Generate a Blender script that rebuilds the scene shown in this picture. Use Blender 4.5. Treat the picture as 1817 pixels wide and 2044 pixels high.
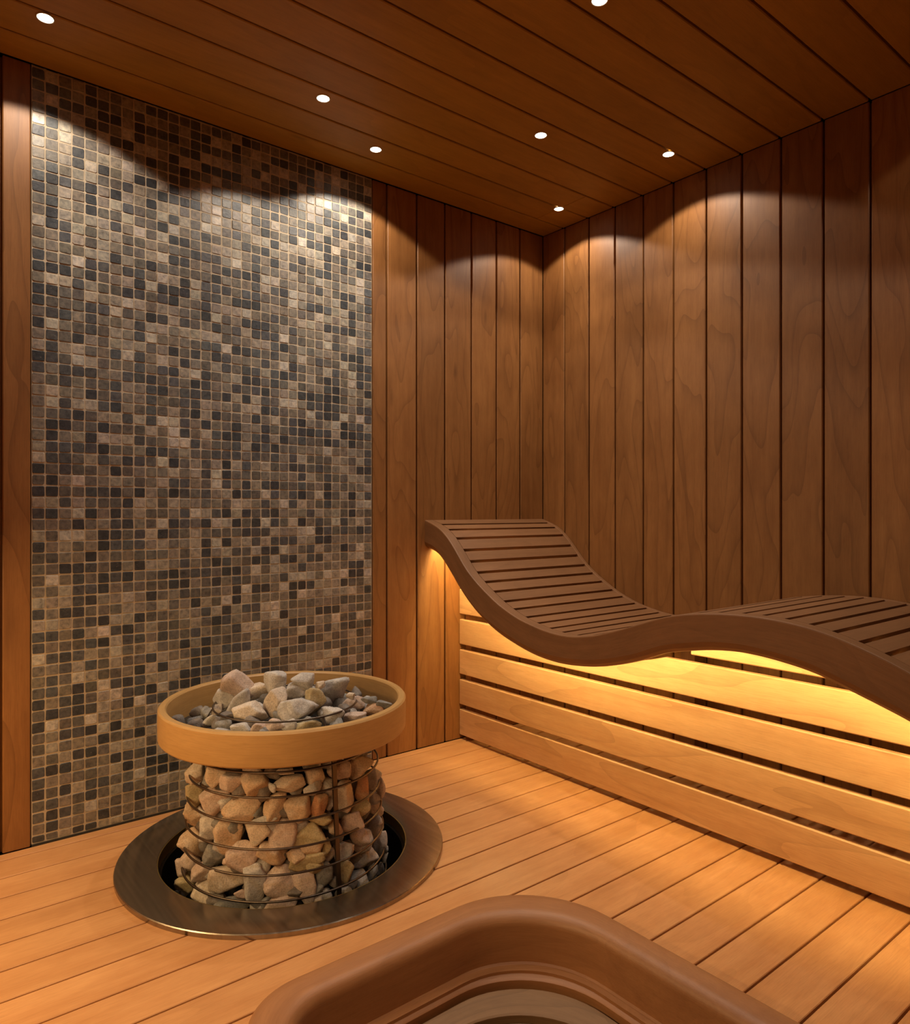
import bpy, bmesh, math, random
import numpy as np
from mathutils import Vector, Matrix

for o in list(bpy.data.objects):
    bpy.data.objects.remove(o, do_unlink=True)
SC = bpy.context.scene
COL = SC.collection
R = math.radians

# ------------------------------------------------------------------ camera
CAM = (-2.473, -2.426, 0.986)
YAW = R(51.43)
F_PX, CX, CY = 1433.6, 908.5, 1020.5
cd = bpy.data.cameras.new('camera')
cam = bpy.data.objects.new('camera', cd)
COL.objects.link(cam)
cam.location = CAM
cam.rotation_euler = (math.pi / 2, 0, YAW - math.pi / 2)
cd.sensor_fit = 'AUTO'
cd.sensor_width = 36
cd.lens = 36 * F_PX / 2044
cd.shift_y = -1.5 / 2044
cd.clip_start = 0.02
SC.camera = cam

# ------------------------------------------------------------------ exposure, world
SC.view_settings.view_transform = 'Standard'
SC.view_settings.look = 'None'
SC.view_settings.gamma = 1
SC.view_settings.exposure = 0.0
SC.view_settings.use_curve_mapping = False
w = bpy.data.worlds.new('world')
SC.world = w
w.use_nodes = True
w.node_tree.nodes['Background'].inputs[0].default_value = (1.0, 0.6, 0.3, 1)
w.node_tree.nodes['Background'].inputs[1].default_value = 0.0

# ------------------------------------------------------------------ light settings
SPOT_COL = (1.0, 0.87, 0.71)
SPOT_BROAD, SPOT_NARROW = 7.5, 11.0
LED_COL = (1.0, 0.77, 0.32)
LED_STRENGTH = 72.0
LEFT_LED_W = 14.5
LEFT_COL = (1.0, 0.66, 0.30)

ROOM_H = 2.3
XL, YB = -3.2, -3.3          # left wall and wall behind the camera

# lamps: (x, y)
SEEN = [(-2.134, -.251), (-1.377, -.379), (-1.073, -.209), (-.675, -.652), (-.213, -.851), (-.176, -.269), (-1.032, -1.215)]
UNSEEN = [(-2.45, -1.15), (-1.75, -1.75), (-2.75, -2.5), (-.95, -2.3), (-.25, -1.9)]


def spot(x, y, watts, size, blend, rad=0.017):
    l = bpy.data.lights.new('downlight_beam', 'SPOT')
    l.energy = watts; l.spot_size = R(size); l.spot_blend = blend
    l.color = SPOT_COL; l.shadow_soft_size = rad
    o = bpy.data.objects.new('downlight_beam', l)
    o.location = (x, y, ROOM_H - .012)
    COL.objects.link(o)
    return o


for (x, y) in SEEN + UNSEEN:
    k = 1.0 if (x, y) in SEEN else .3
    if y > -.4 and x < -1: k = 1.45     # the three lamps washing the mosaic
    spot(x, y, SPOT_BROAD * k, 130, .12)
    spot(x, y, SPOT_NARROW, 70, .9)

# inner beams of the two mosaic lamps, swivelled towards the tiles
for (x, y), aim in (((-2.134, -.251), (-1.83, 0, 1.60)), ((-1.073, -.209), (-1.42, 0, 1.62))):
    o = spot(x, y, 7.5, 44, .45)
    o.rotation_euler = (Vector(aim) - Vector(o.location)).to_track_quat('-Z', 'Y').to_euler()

# warm strip under the lounger that runs along the left wall, out of the picture
l = bpy.data.lights.new('left_led_strip', 'AREA')
l.shape = 'RECTANGLE'; l.size = 1.9; l.size_y = .012; l.energy = LEFT_LED_W; l.color = LEFT_COL
o = bpy.data.objects.new('left_led_strip', l)
o.location = (-2.66, -1.0, .80)
o.rotation_euler = (Matrix.Rotation(R(-18), 3, 'Y') @ Matrix.Rotation(R(90), 3, 'Z')).to_euler()
COL.objects.link(o)


# ================================================================== helpers
def tag(o, label=None, cat=None, group=None, kind=None):
    if label: o['label'] = label
    if cat: o['category'] = cat
    if group: o['group'] = group
    if kind: o['kind'] = kind
    return o


def empty(name, loc=(0, 0, 0), rz=0):
    o = bpy.data.objects.new(name, None)
    o.location = loc; o.rotation_euler = (0, 0, rz)
    o.empty_display_size = .05
    COL.objects.link(o)
    return o


class MB:
    """mesh builder with a point attribute gv = (along grain, across grain, board id)"""
    def __init__(s): s.v = []; s.f = []; s.g = []; s.c = []

    def add(s, verts, faces, gv, col=None):
        n = len(s.v)
        s.v += [tuple(p) for p in verts]
        s.g += [tuple(p) for p in gv]
        s.c += [col or (1, 1, 1, 1)] * len(verts)
        s.f += [tuple(i + n for i in f) for f in faces]

    def box(s, lo, hi, grain=0, bid=None, bev=0.0):
        bid = random.random() * 50 if bid is None else bid
        lo = list(lo); hi = list(hi)
        if bev <= 0:
            vs = [(x, y, z) for z in (lo[2], hi[2]) for y in (lo[1], hi[1]) for x in (lo[0], hi[0])]
            fs = [(0, 2, 3, 1), (4, 5, 7, 6), (0, 1, 5, 4), (1, 3, 7, 5), (3, 2, 6, 7), (2, 0, 4, 6)]
        else:
            b = bev; vs = []; idx = {}
            for sx in (0, 1):
                for sy in (0, 1):
                    for sz in (0, 1):
                        c = [lo[0] if not sx else hi[0], lo[1] if not sy else hi[1], lo[2] if not sz else hi[2]]
                        ins = [c[0] + (b if not sx else -b), c[1] + (b if not sy else -b), c[2] + (b if not sz else -b)]
                        for a in range(3):     # vertex lying on face normal to axis a
                            p = list(ins); p[a] = c[a]
                            idx[(sx, sy, sz, a)] = len(vs); vs.append(tuple(p))
            I = idx; fs = []
            for sx in (0, 1):                   # big faces
                q = [I[(sx, 0, 0, 0)], I[(sx, 1, 0, 0)], I[(sx, 1, 1, 0)], I[(sx, 0, 1, 0)]]
                fs.append(q if sx else q[::-1])
            for sy in (0, 1):
                q = [I[(0, sy, 0, 1)], I[(1, sy, 0, 1)], I[(1, sy, 1, 1)], I[(0, sy, 1, 1)]]
                fs.append(q[::-1] if sy else q)
            for sz in (0, 1):
                q = [I[(0, 0, sz, 2)], I[(1, 0, sz, 2)], I[(1, 1, sz, 2)], I[(0, 1, sz, 2)]]
                fs.append(q if sz else q[::-1])
            for a in (0, 1):
                for c in (0, 1):
                    fs.append((I[(a, c, 0, 0)], I[(a, c, 1, 0)], I[(a, c, 1, 1)], I[(a, c, 0, 1)]) if a != c else
                              (I[(a, c, 0, 1)], I[(a, c, 1, 1)], I[(a, c, 1, 0)], I[(a, c, 0, 0)]))
                    fs.append((I[(a, 0, c, 0)], I[(a, 1, c, 0)], I[(a, 1, c, 2)], I[(a, 0, c, 2)]) if a == c else
                              (I[(a, 0, c, 2)], I[(a, 1, c, 2)], I[(a, 1, c, 0)], I[(a, 0, c, 0)]))
                    fs.append((I[(0, a, c, 1)], I[(1, a, c, 1)], I[(1, a, c, 2)], I[(0, a, c, 2)]) if a != c else
                              (I[(0, a, c, 2)], I[(1, a, c, 2)], I[(1, a, c, 1)], I[(0, a, c, 1)]))
            for sx in (0, 1):
                for sy in (0, 1):
                    for sz in (0, 1):
                        q = (I[(sx, sy, sz, 0)], I[(sx, sy, sz, 1)], I[(sx, sy, sz, 2)])
                        fs.append(q if (sx + sy + sz) % 2 else q[::-1])
        o = [a for a in range(3) if a != grain]
        s.add(vs, fs, [(p[grain], p[o[0]] + p[o[1]], bid) for p in vs])

    def build(s, name, mat, parent=None, smooth=False, bevel=0, fixn=False):
        me = bpy.data.meshes.new(name)
        me.from_pydata(s.v, [], s.f)
        a = me.attributes.new('gv', 'FLOAT_VECTOR', 'POINT')
        a.data.foreach_set('vector', np.array(s.g, dtype=np.float32).ravel())
        a = me.attributes.new('tint', 'FLOAT_COLOR', 'POINT')
        a.data.foreach_set('color', np.array(s.c, dtype=np.float32).ravel())
        me.materials.append(mat)
        if fixn:
            bm = bmesh.new(); bm.from_mesh(me)
            bmesh.ops.recalc_face_normals(bm, faces=bm.faces)
            bm.to_mesh(me); bm.free()
        if smooth:
            me.polygons.foreach_set('use_smooth', [True] * len(me.polygons))
        me.update()
        ob = bpy.data.objects.new(name, me)
        COL.objects.link(ob)
        if parent: ob.parent = parent
        if bevel:
            m = ob.modifiers.new('bevel', 'BEVEL'); m.width = bevel; m.segments = 2
            m.limit_method = 'ANGLE'; m.angle_limit = R(35)
        return ob


# ================================================================== materials
def nodes(name):
    m = bpy.data.materials.new(name); m.use_nodes = True
    nt = m.node_tree; nt.nodes.clear()
    out = nt.nodes.new('ShaderNodeOutputMaterial')
    b = nt.nodes.new('ShaderNodeBsdfPrincipled')
    nt.links.new(b.outputs[0], out.inputs[0])
    return m, nt, b


def N(nt, t, **k):
    n = nt.nodes.new(t)
    for a, v in k.items():
        if a.startswith('i_'):
            n.inputs[a[2:].replace('_', ' ')].default_value = v
        else: setattr(n, a, v)
    return n


def mathn(nt, op, a, b=None, clamp=False):
    n = nt.nodes.new('ShaderNodeMath'); n.operation = op; n.use_clamp = clamp
    for i, x in enumerate((a, b)):
        if x is None: continue
        if isinstance(x, (int, float)): n.inputs[i].default_value = x
        else: nt.links.new(x, n.inputs[i])
    return n.outputs[0]


def mixc(nt, fac, a, b, mode='MIX'):
    n = nt.nodes.new('ShaderNodeMix'); n.data_type = 'RGBA'; n.blend_type = mode
    if isinstance(fac, (int, float)): n.inputs[0].default_value = fac
    else: nt.links.new(fac, n.inputs[0])
    for i, x in ((6, a), (7, b)):
        if isinstance(x, tuple): n.inputs[i].default_value = (*x, 1) if len(x) == 3 else x
        else: nt.links.new(x, n.inputs[i])
    return n.outputs[2]


def ramp(nt, fac, stops):
    n = nt.nodes.new('ShaderNodeValToRGB')
    e = n.color_ramp.elements
    while len(e) > 1: e.remove(e[-1])
    e[0].position = stops[0][0]; e[0].color = (*stops[0][1], 1)
    for p, c in stops[1:]:
        x = e.new(p); x.color = (*c, 1)
    nt.links.new(fac, n.inputs[0])
    return n.outputs[0]


def wood(name, dark, light, rough=.45, vary=.22, rings=1.0, knots=.6, spec=.4, bump=.12, rf=9.0):
    m, nt, b = nodes(name)
    at = N(nt, 'ShaderNodeAttribute', attribute_name='gv')
    sep = N(nt, 'ShaderNodeSeparateXYZ'); nt.links.new(at.outputs['Vector'], sep.inputs[0])
    U, V, W = sep.outputs

    def coord(su, sv, off=0.0):
        c = N(nt, 'ShaderNodeCombineXYZ')
        nt.links.new(mathn(nt, 'MULTIPLY', U, su), c.inputs[0])
        nt.links.new(mathn(nt, 'MULTIPLY', V, sv), c.inputs[1])
        nt.links.new(mathn(nt, 'ADD', mathn(nt, 'MULTIPLY', W, 3.7), off), c.inputs[2])
        return c.outputs[0]

    def noise(su, sv, off, detail=4, rough_=.55, dist=0):
        n = N(nt, 'ShaderNodeTexNoise')
        nt.links.new(coord(su, sv, off), n.inputs['Vector'])
        n.inputs['Scale'].default_value = 1; n.inputs['Detail'].default_value = detail
        n.inputs['Roughness'].default_value = rough_; n.inputs['Distortion'].default_value = dist
        return n.outputs[0]
    broad = noise(1.0, 7, 0, 3)
    streak = noise(2.2, 60, 4.1, 4, .6)
    fibre = noise(22, 520, 9.3, 2, .6)
    mott = noise(9, 22, 2.2, 4, .6)
    # growth rings
    rg = mathn(nt, 'MULTIPLY', noise(.9, 4.6, 7.7, 2, .45, .3), rf)
    saw = mathn(nt, 'FRACT', rg)
    line = mathn(nt, 'POWER', saw, 6.0)
    f = mathn(nt, 'ADD', mathn(nt, 'MULTIPLY', broad, .8), mathn(nt, 'MULTIPLY', streak, .55))
    f = mathn(nt, 'ADD', f, mathn(nt, 'MULTIPLY', mott, .60))
    f = mathn(nt, 'SUBTRACT', f, .54)
    f = mathn(nt, 'MULTIPLY', f, 1.25, True)
    c = mixc(nt, f, dark, light)
    dk = tuple(x * .62 for x in dark)
    c = mixc(nt, mathn(nt, 'MULTIPLY', line, .34 * rings, True), c, dk)
    c = mixc(nt, mathn(nt, 'MULTIPLY', mathn(nt, 'SUBTRACT', fibre, .45, True), .9, True), c, dk)
    # knots
    vo = N(nt, 'ShaderNodeTexVoronoi'); vo.inputs['Scale'].default_value = 1.0
    nt.links.new(coord(1.7, 6.5, 1.1), vo.inputs['Vector'])
    kn = mathn(nt, 'SUBTRACT', .085, vo.outputs['Distance'], True)
    kn = mathn(nt, 'MULTIPLY', kn, 11 * knots, True)
    c = mixc(nt, kn, c, tuple(x * .4 for x in dark))
    # board to board tint
    wn = N(nt, 'ShaderNodeTexWhiteNoise', noise_dimensions='1D')
    nt.links.new(mathn(nt, 'MULTIPLY', W, 17.31), wn.inputs['W'])
    br = mathn(nt, 'ADD', mathn(nt, 'MULTIPLY', wn.outputs['Value'], vary), 1 - vary / 2)
    cc = N(nt, 'ShaderNodeCombineXYZ')
    for i in range(3): nt.links.new(br, cc.inputs[i])
    c = mixc(nt, 1.0, c, cc.outputs[0], 'MULTIPLY')
    nt.links.new(c, b.inputs['Base Color'])
    b.inputs['Roughness'].default_value = rough
    b.inputs['Specular IOR Level'].default_value = spec
    bp = N(nt, 'ShaderNodeBump'); bp.inputs['Strength'].default_value = bump; bp.inputs['Distance'].default_value = .002
    h = mathn(nt, 'ADD', mathn(nt, 'MULTIPLY', fibre, .6), streak)
    nt.links.new(h, bp.inputs['Height']); nt.links.new(bp.outputs[0], b.inputs['Normal'])
    return m


M_WALL = wood('wall_wood', (.20, .076, .019), (.37, .162, .048), rough=.5, vary=.28, rings=1.25, rf=13)
M_CEIL = wood('ceiling_wood', (.29, .140, .013), (.46, .235, .030), rough=.5, vary=.14, rings=.5, rf=7)
M_FLOOR = wood('floor_wood', (.46, .195, .066), (.68, .35, .142), rough=.38, vary=.10, rings=.4, knots=.35, rf=5)
M_LOUNGE = wood('lounger_wood', (.18, .078, .029), (.30, .138, .055), rough=.5, vary=.14, rings=.5, knots=.25, rf=6)
M_BENCH = wood('bench_wood', (.56, .285, .118), (.78, .48, .235), rough=.45, vary=.10, rings=.9, knots=.4, rf=5)
M_TUB = wood('tub_wood', (.27, .110, .042), (.43, .20, .080), rough=.45, vary=.08, rings=.4, knots=.2, rf=5)
M_TUBSLAT = wood('tub_slat_wood', (.17, .09, .040), (.27, .155, .075), rough=.5, vary=.14)
M_RIM = wood('collar_wood', (.42, .235, .080), (.64, .385, .150), rough=.42, vary=.0, rings=.6, knots=.5, rf=3)


def plain(name, col, rough=.5, metal=0.0, spec=.5):
    m, nt, b = nodes(name)
    b.inputs['Base Color'].default_value = (*col, 1)
    b.inputs['Roughness'].default_value = rough
    b.inputs['Metallic'].default_value = metal
    b.inputs['Specular IOR Level'].default_value = spec
    return m


M_DARK = plain('gap_backing', (.03, .012, .005), .9)
M_PIT = plain('pit_lining', (.012, .010, .008), .25)
M_BRASS = plain('pit_edge', (.20, .14, .05), .45, .6)
M_TRIM = plain('lamp_trim', (.75, .68, .55), .35, .6)
M_WIRE = plain('wire_steel', (.16, .125, .10), .32, .9)
M_BLACK = plain('black_strip', (.02, .018, .015), .7)


def steel():
    m, nt, b = nodes('brushed_steel')
    g = N(nt, 'ShaderNodeNewGeometry')
    mp = N(nt, 'ShaderNodeMapping'); mp.inputs['Scale'].default_value = (90, 3, 1)
    mp.inputs['Rotation'].default_value = (0, 0, R(38))
    nt.links.new(g.outputs['Position'], mp.inputs[0])
    n = N(nt, 'ShaderNodeTexNoise'); n.inputs['Scale'].default_value = 1; n.inputs['Detail'].default_value = 3
    nt.links.new(mp.outputs[0], n.inputs['Vector'])
    c = ramp(nt, n.outputs[0], [(.3, (.30, .25, .20)), (.7, (.40, .34, .275))])
    nt.links.new(c, b.inputs['Base Color'])
    b.inputs['Metallic'].default_value = .92
    r = mathn(nt, 'ADD', mathn(nt, 'MULTIPLY', n.outputs[0], .10), .19)
    nt.links.new(r, b.inputs['Roughness'])
    return m


M_STEEL = steel()


def tilemat():
    m, nt, b = nodes('mosaic_tile')
    at = N(nt, 'ShaderNodeAttribute', attribute_name='tint')
    g = N(nt, 'ShaderNodeTexCoord')
    n = N(nt, 'ShaderNodeTexNoise'); n.inputs['Scale'].default_value = 70; n.inputs['Detail'].default_value = 5
    n.inputs['Roughness'].default_value = .65
    nt.links.new(g.outputs['Object'], n.inputs['Vector'])
    n2 = N(nt, 'ShaderNodeTexNoise'); n2.inputs['Scale'].default_value = 420; n2.inputs['Detail'].default_value = 2
    nt.links.new(g.outputs['Object'], n2.inputs['Vector'])
    k = ramp(nt, n.outputs[0], [(.30, (.50, .50, .52)), (.5, (1, 1, 1)), (.70, (1.45, 1.36, 1.22))])
    c = mixc(nt, 1.0, at.outputs['Color'], k, 'MULTIPLY')
    sp = mathn(nt, 'MULTIPLY', mathn(nt, 'SUBTRACT', n2.outputs[0], .66, True), 5, True)
    c = mixc(nt, sp, c, (.45, .40, .33))
    nt.links.new(c, b.inputs['Base Color'])
    b.inputs['Roughness'].default_value = .42
    bp = N(nt, 'ShaderNodeBump'); bp.inputs['Strength'].default_value = .35; bp.inputs['Distance'].default_value = .003
    nt.links.new(n.outputs[0], bp.inputs['Height']); nt.links.new(bp.outputs[0], b.inputs['Normal'])
    return m


M_TILE = tilemat()
M_GROUT = plain('tile_grout', (.50, .40, .28), .85)


def stonemat(name, a, bcol, cpatch, sc=9.0):
    m, nt, b = nodes(name)
    g = N(nt, 'ShaderNodeTexCoord')
    oi = N(nt, 'ShaderNodeObjectInfo')
    add = N(nt, 'ShaderNodeVectorMath', operation='ADD')
    sc_ = N(nt, 'ShaderNodeVectorMath', operation='SCALE')
    cx = N(nt, 'ShaderNodeCombineXYZ')
    for i in range(3): nt.links.new(oi.outputs['Random'], cx.inputs[i])
    nt.links.new(cx.outputs[0], sc_.inputs[0]); sc_.inputs['Scale'].default_value = 37
    nt.links.new(g.outputs['Object'], add.inputs[0]); nt.links.new(sc_.outputs[0], add.inputs[1])

    def noise(s, d, r=.6):
        n = N(nt, 'ShaderNodeTexNoise'); n.inputs['Scale'].default_value = s; n.inputs['Detail'].default_value = d
        n.inputs['Roughness'].default_value = r
        nt.links.new(add.outputs[0], n.inputs['Vector']); return n.outputs[0]
    n1 = noise(sc, 3); n2 = noise(sc * 3.5, 6, .7); n3 = noise(260, 3, .6)
    f = ramp(nt, n1, [(.44, (0, 0, 0)), (.56, (1, 1, 1))])
    c = mixc(nt, f, a, bcol)
    p = ramp(nt, n2, [(.5, (0, 0, 0)), (.68, (1, 1, 1))])
    c = mixc(nt, mathn(nt, 'MULTIPLY', p, .6), c, cpatch)
    s = ramp(nt, n3, [(.3, (.72, .72, .72)), (.5, (1, 1, 1)), (.72, (1.22, 1.22, 1.22))])
    c = mixc(nt, 1.0, c, s, 'MULTIPLY')
    nt.links.new(c, b.inputs['Base Color'])
    b.inputs['Roughness'].default_value = .72
    bp = N(nt, 'ShaderNodeBump'); bp.inputs['Strength'].default_value = .5; bp.inputs['Distance'].default_value = .004
    h = mathn(nt, 'ADD', n2, mathn(nt, 'MULTIPLY', n3, .5))
    nt.links.new(h, bp.inputs['Height']); nt.links.new(bp.outputs[0], b.inputs['Normal'])
    return m


STONE = {
    'T': stonemat('stone_tan', (.58, .39, .24), (.64, .47, .33), (.74, .62, .50)),
    'B': stonemat('stone_beige', (.70, .57, .44), (.60, .48, .37), (.82, .75, .66)),
    'G': stonemat('stone_grey', (.58, .52, .465), (.46, .42, .39), (.80, .75, .68)),
    'P': stonemat('stone_pinkish', (.54, .39, .31), (.60, .45, .36), (.70, .60, .54)),
    'D': stonemat('stone_dark_grey', (.20, .19, .175), (.26, .24, .22), (.40, .37, .33)),
    'O': stonemat('stone_orange', (.54, .26, .13), (.50, .31, .18), (.62, .44, .28)),
    'Y': stonemat('stone_yellowish', (.52, .42, .24), (.45, .34, .18), (.62, .54, .38)),
    'K': stonemat('stone_shadowy', (.17, .14, .12), (.22, .18, .15), (.28, .25, .22)),  # shade between the stones put into a darker stone colour
}
CNAME = {'T': 'tan', 'B': 'beige', 'G': 'grey', 'P': 'pinkish brown', 'D': 'dark grey', 'O': 'orange brown', 'Y': 'yellowish'}


def emis(name, col, s):
    m = bpy.data.materials.new(name); m.use_nodes = True
    nt = m.node_tree; nt.nodes.clear()
    out = nt.nodes.new('ShaderNodeOutputMaterial'); e = nt.nodes.new('ShaderNodeEmission')
    e.inputs[0].default_value = (*col, 1); e.inputs[1].default_value = s
    nt.links.new(e.outputs[0], out.inputs[0])
    return m


M_LENS = emis('lamp_glow', (1.0, .86, .66), 14)
M_LED = emis('led_glow', LED_COL, LED_STRENGTH)

# ================================================================== pixel helpers (photo measurement -> place in the room)
ex = np.array([math.sin(YAW), math.cos(YAW)]); ey = np.array([-math.cos(YAW), math.sin(YAW)])


def ray(x, y):
    c = np.array([(x - CX) / F_PX, 1.0])
    return np.array([ex @ c, ey @ c, -(y - CY) / F_PX])


P0 = np.array(CAM)


def at_x(x, y, X):
    r = ray(x, y); return P0 + (X - P0[0]) / r[0] * r


# ================================================================== the room
random.seed(4)
PITCH = .1468

# floor boards run along X
HC = Vector((-1.545, -.467, 0))     # heater centre
mb = MB()
edges = [0.0] + [-.046 - .1142 * k for k in range(0, 30)]
for i in range(len(edges) - 1):
    y1, y0 = edges[i], edges[i + 1]
    if y0 < YB: y0 = YB
    if y1 <= YB: break
    mb.box((XL, y0 + .0026, -.03), (0, y1 - .0026, 0), 0, bev=.0015)
floor = tag(mb.build('floor', M_FLOOR, fixn=True), kind='structure')

TUB = dict(x0=-1.975, x1=-1.152, y1=-1.091, y0=-2.35)


def rrect(x0, x1, y0, y1, rr, rl, seg=14):
    """loop of a rounded rectangle, counter-clockwise, rr = radius right far corner, rl = left far corner"""
    pts = []
    for (cx, cy, r, a0) in ((x1 - rr, y1 - rr, rr, 0), (x0 + rl, y1 - rl, rl, 90), (x0 + .12, y0 + .12, .12, 180), (x1 - .12, y0 + .12, .12, 270)):
        for k in range(seg + 1):
            a = R(a0 + 90 * k / seg)
            pts.append((cx + r * math.cos(a), cy + r * math.sin(a)))
    return pts


def cutter(name, loop, z0, z1):
    bm = bmesh.new()
    a = [bm.verts.new((x, y, z0)) for x, y in loop]; b_ = [bm.verts.new((x, y, z1)) for x, y in loop]
    bm.faces.new(a[::-1]); bm.faces.new(b_)
    n = len(loop)
    for i in range(n):
        bm.faces.new((a[i], a[(i + 1) % n], b_[(i + 1) % n], b_[i]))
    bmesh.ops.recalc_face_normals(bm, faces=bm.faces)
    me = bpy.data.meshes.new(name); bm.to_mesh(me); bm.free()
    return me


def cut_floor(me):
    """real boolean, applied at once so that no helper object stays behind"""
    c = bpy.data.objects.new('cut', me); COL.objects.link(c)
    m = floor.modifiers.new('hole', 'BOOLEAN'); m.object = c; m.operation = 'DIFFERENCE'; m.solver = 'EXACT'
    dg = bpy.context.evaluated_depsgraph_get()
    new = bpy.data.meshes.new_from_object(floor.evaluated_get(dg))
    floor.modifiers.clear(); old = floor.data; floor.data = new
    bpy.data.objects.remove(c); bpy.data.meshes.remove(old)


cut_floor(cutter('c1', [(HC.x + .40 * math.cos(2 * math.pi * k / 72), HC.y + .40 * math.sin(2 * math.pi * k / 72)) for k in range(72)], -.2, .1))
cut_floor(cutter('c2', rrect(TUB['x0'] + .02, TUB['x1'] - .02, TUB['y0'] + .02, TUB['y1'] - .02, .22, .12), -.2, .1))

# grain coordinates again after the cuts: every board its own id
me = floor.data
co = np.empty(len(me.vertices) * 3, dtype=np.float32); me.vertices.foreach_get('co', co); co = co.reshape(-1, 3)
ids = np.sum(co[:, [1]] < np.array(edges)[None, :], axis=1)
gvn = np.stack([co[:, 0], co[:, 1] + co[:, 2], (ids * 7.31) % 47.0], 1).astype(np.float32)
if 'gv' in me.attributes: me.attributes.remove(me.attributes['gv'])
me.attributes.new('gv', 'FLOAT_VECTOR', 'POINT').data.foreach_set('vector', gvn.ravel())

# ceiling boards along X
mb = MB()
y = 0.0; k = 0
ed = [0.0] + [-.129 - .1475 * k for k in range(0, 23)]
for i in range(len(ed) - 1):
    y1, y0 = ed[i], max(ed[i + 1], YB)
    if y1 <= YB: break
    segs = [(XL, 0)]
    if i in (1, 2): segs = [(XL, -.177), (-.175, 0)]
    for (a, c) in segs:
        mb.box((a, y0 + .0035, ROOM_H), (c, y1 - .0035, ROOM_H + .02), 0, bev=.0025)
mb.box((XL, YB, ROOM_H + .018), (0, 0, ROOM_H + .05), 0)
tag(mb.build('ceiling', M_CEIL), kind='structure')


def vboards(mb, axis, joints, const, inward, z0=0.0, z1=ROOM_H, gap=.004, th=.02, bev=.0025):
    """vertical boards; axis 0: wall runs along X at y=const, axis 1: runs along Y at x=const"""
    for a, c in zip(joints[:-1], joints[1:]):
        lo, hi = min(a, c) + gap, max(a, c) - gap
        p, q = sorted((const, const + inward * th))
        if axis == 0: mb.box((lo, p, z0), (hi, q, z1), 2, bev=bev)
        else: mb.box((p, lo, z0), (q, hi, z1), 2, bev=bev)


# wall with the tile panel: board faces at y = 0
mb = MB()
j = [.0035] + [-.150 - .1475 * k for k in range(0, 6)] + [-.958]
vboards(mb, 0, j, 0.0, +1)
vboards(mb, 0, [-2.132, -2.204], 0.0, +1, gap=.001)
vboards(mb, 0, [-2.206 - .1475 * k for k in range(0, 7)] + [XL], 0.0, +1, gap=.004)
mb.box((XL, .018, 0), (0, .05, ROOM_H), 2)
wb = tag(mb.build('wall_back', M_WALL), kind='structure')

# mosaic panel set in the back wall
mb = MB()
rnd = random.Random(11)
PX0, PX1 = -2.1305, -.9595
cols = 33; pw = (PX1 - PX0) / cols
pal = [((.046, .050, .056), .17), ((.080, .084, .090), .17), ((.125, .116, .104), .22), ((.195, .172, .143), .20), ((.30, .268, .222), .16), ((.44, .40, .34), .08)]


def pick():
    r = rnd.random()
    for c, p in pal:
        if r < p: break
        r -= p
    k = rnd.uniform(.86, 1.14)
    return (c[0] * k * rnd.uniform(.96, 1.06), c[1] * k, c[2] * k * rnd.uniform(.95, 1.05), 1)


rows = [(.007, .0293)] + [(.0293 + .03333 * k, .0293 + .03333 * (k + 1)) for k in range(0, 69)]
for (z0, z1) in rows:
    if z0 >= ROOM_H - .004: continue
    z1 = min(z1, ROOM_H)
    for ci in range(cols):
        x0 = PX0 + ci * pw; x1 = x0 + pw
        g = .0017
        jit = lambda s=.0009: rnd.uniform(-s, s)
        yt = -.0005 + jit(.0006)
        a = [(x0 + g + jit(), z0 + g + jit()), (x1 - g + jit(), z0 + g + jit()), (x1 - g + jit(), z1 - g + jit()), (x0 + g + jit(), z1 - g + jit())]
        r = .0014 + rnd.random() * .0020
        loop = []
        mid = (sum(p[0] for p in a) / 4, sum(p[1] for p in a) / 4)
        for q in range(4):
            p, pr_, nx_ = a[q], a[q - 1], a[(q + 1) % 4]
            for t in (pr_, nx_):
                d = math.hypot(t[0] - p[0], t[1] - p[1]); s = min(r / d, .4)
                loop.append((p[0] + (t[0] - p[0]) * s, p[1] + (t[1] - p[1]) * s))
        n = len(loop)
        vs = [(x, .006, z) for x, z in loop] + [(x, yt + .0013, z) for x, z in loop]
        ins = [(mid[0] + (x - mid[0]) * .93, mid[1] + (z - mid[1]) * .93) for x, z in loop]
        tl = jit(.0011), jit(.0011)
        vs += [(x, yt + tl[0] * (x - mid[0]) / pw + tl[1] * (z - mid[1]) / pw, z) for x, z in ins]
        fs = []
        for L in (0, n):
            for q in range(n):
                fs.append((L + q, L + (q + 1) % n, L + n + (q + 1) % n, L + n + q))
        fs.append(tuple(range(2 * n, 3 * n)))
        mb.add(vs, fs, [(0, 0, 0)] * len(vs), pick())
tag(mb.build('wall_mosaic', M_TILE), kind='structure')
mb = MB(); mb.box((PX0, .0009, .006), (PX1, .018, ROOM_H), 2)
tag(mb.build('trim_grout', M_GROUT), kind='structure')
mb = MB(); mb.box((PX0, -.004, 0), (PX1, .018, .006), 0)  # plain black strip filling the gap below the tiles
tag(mb.build('baseboard_back', M_BLACK), kind='structure')

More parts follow.
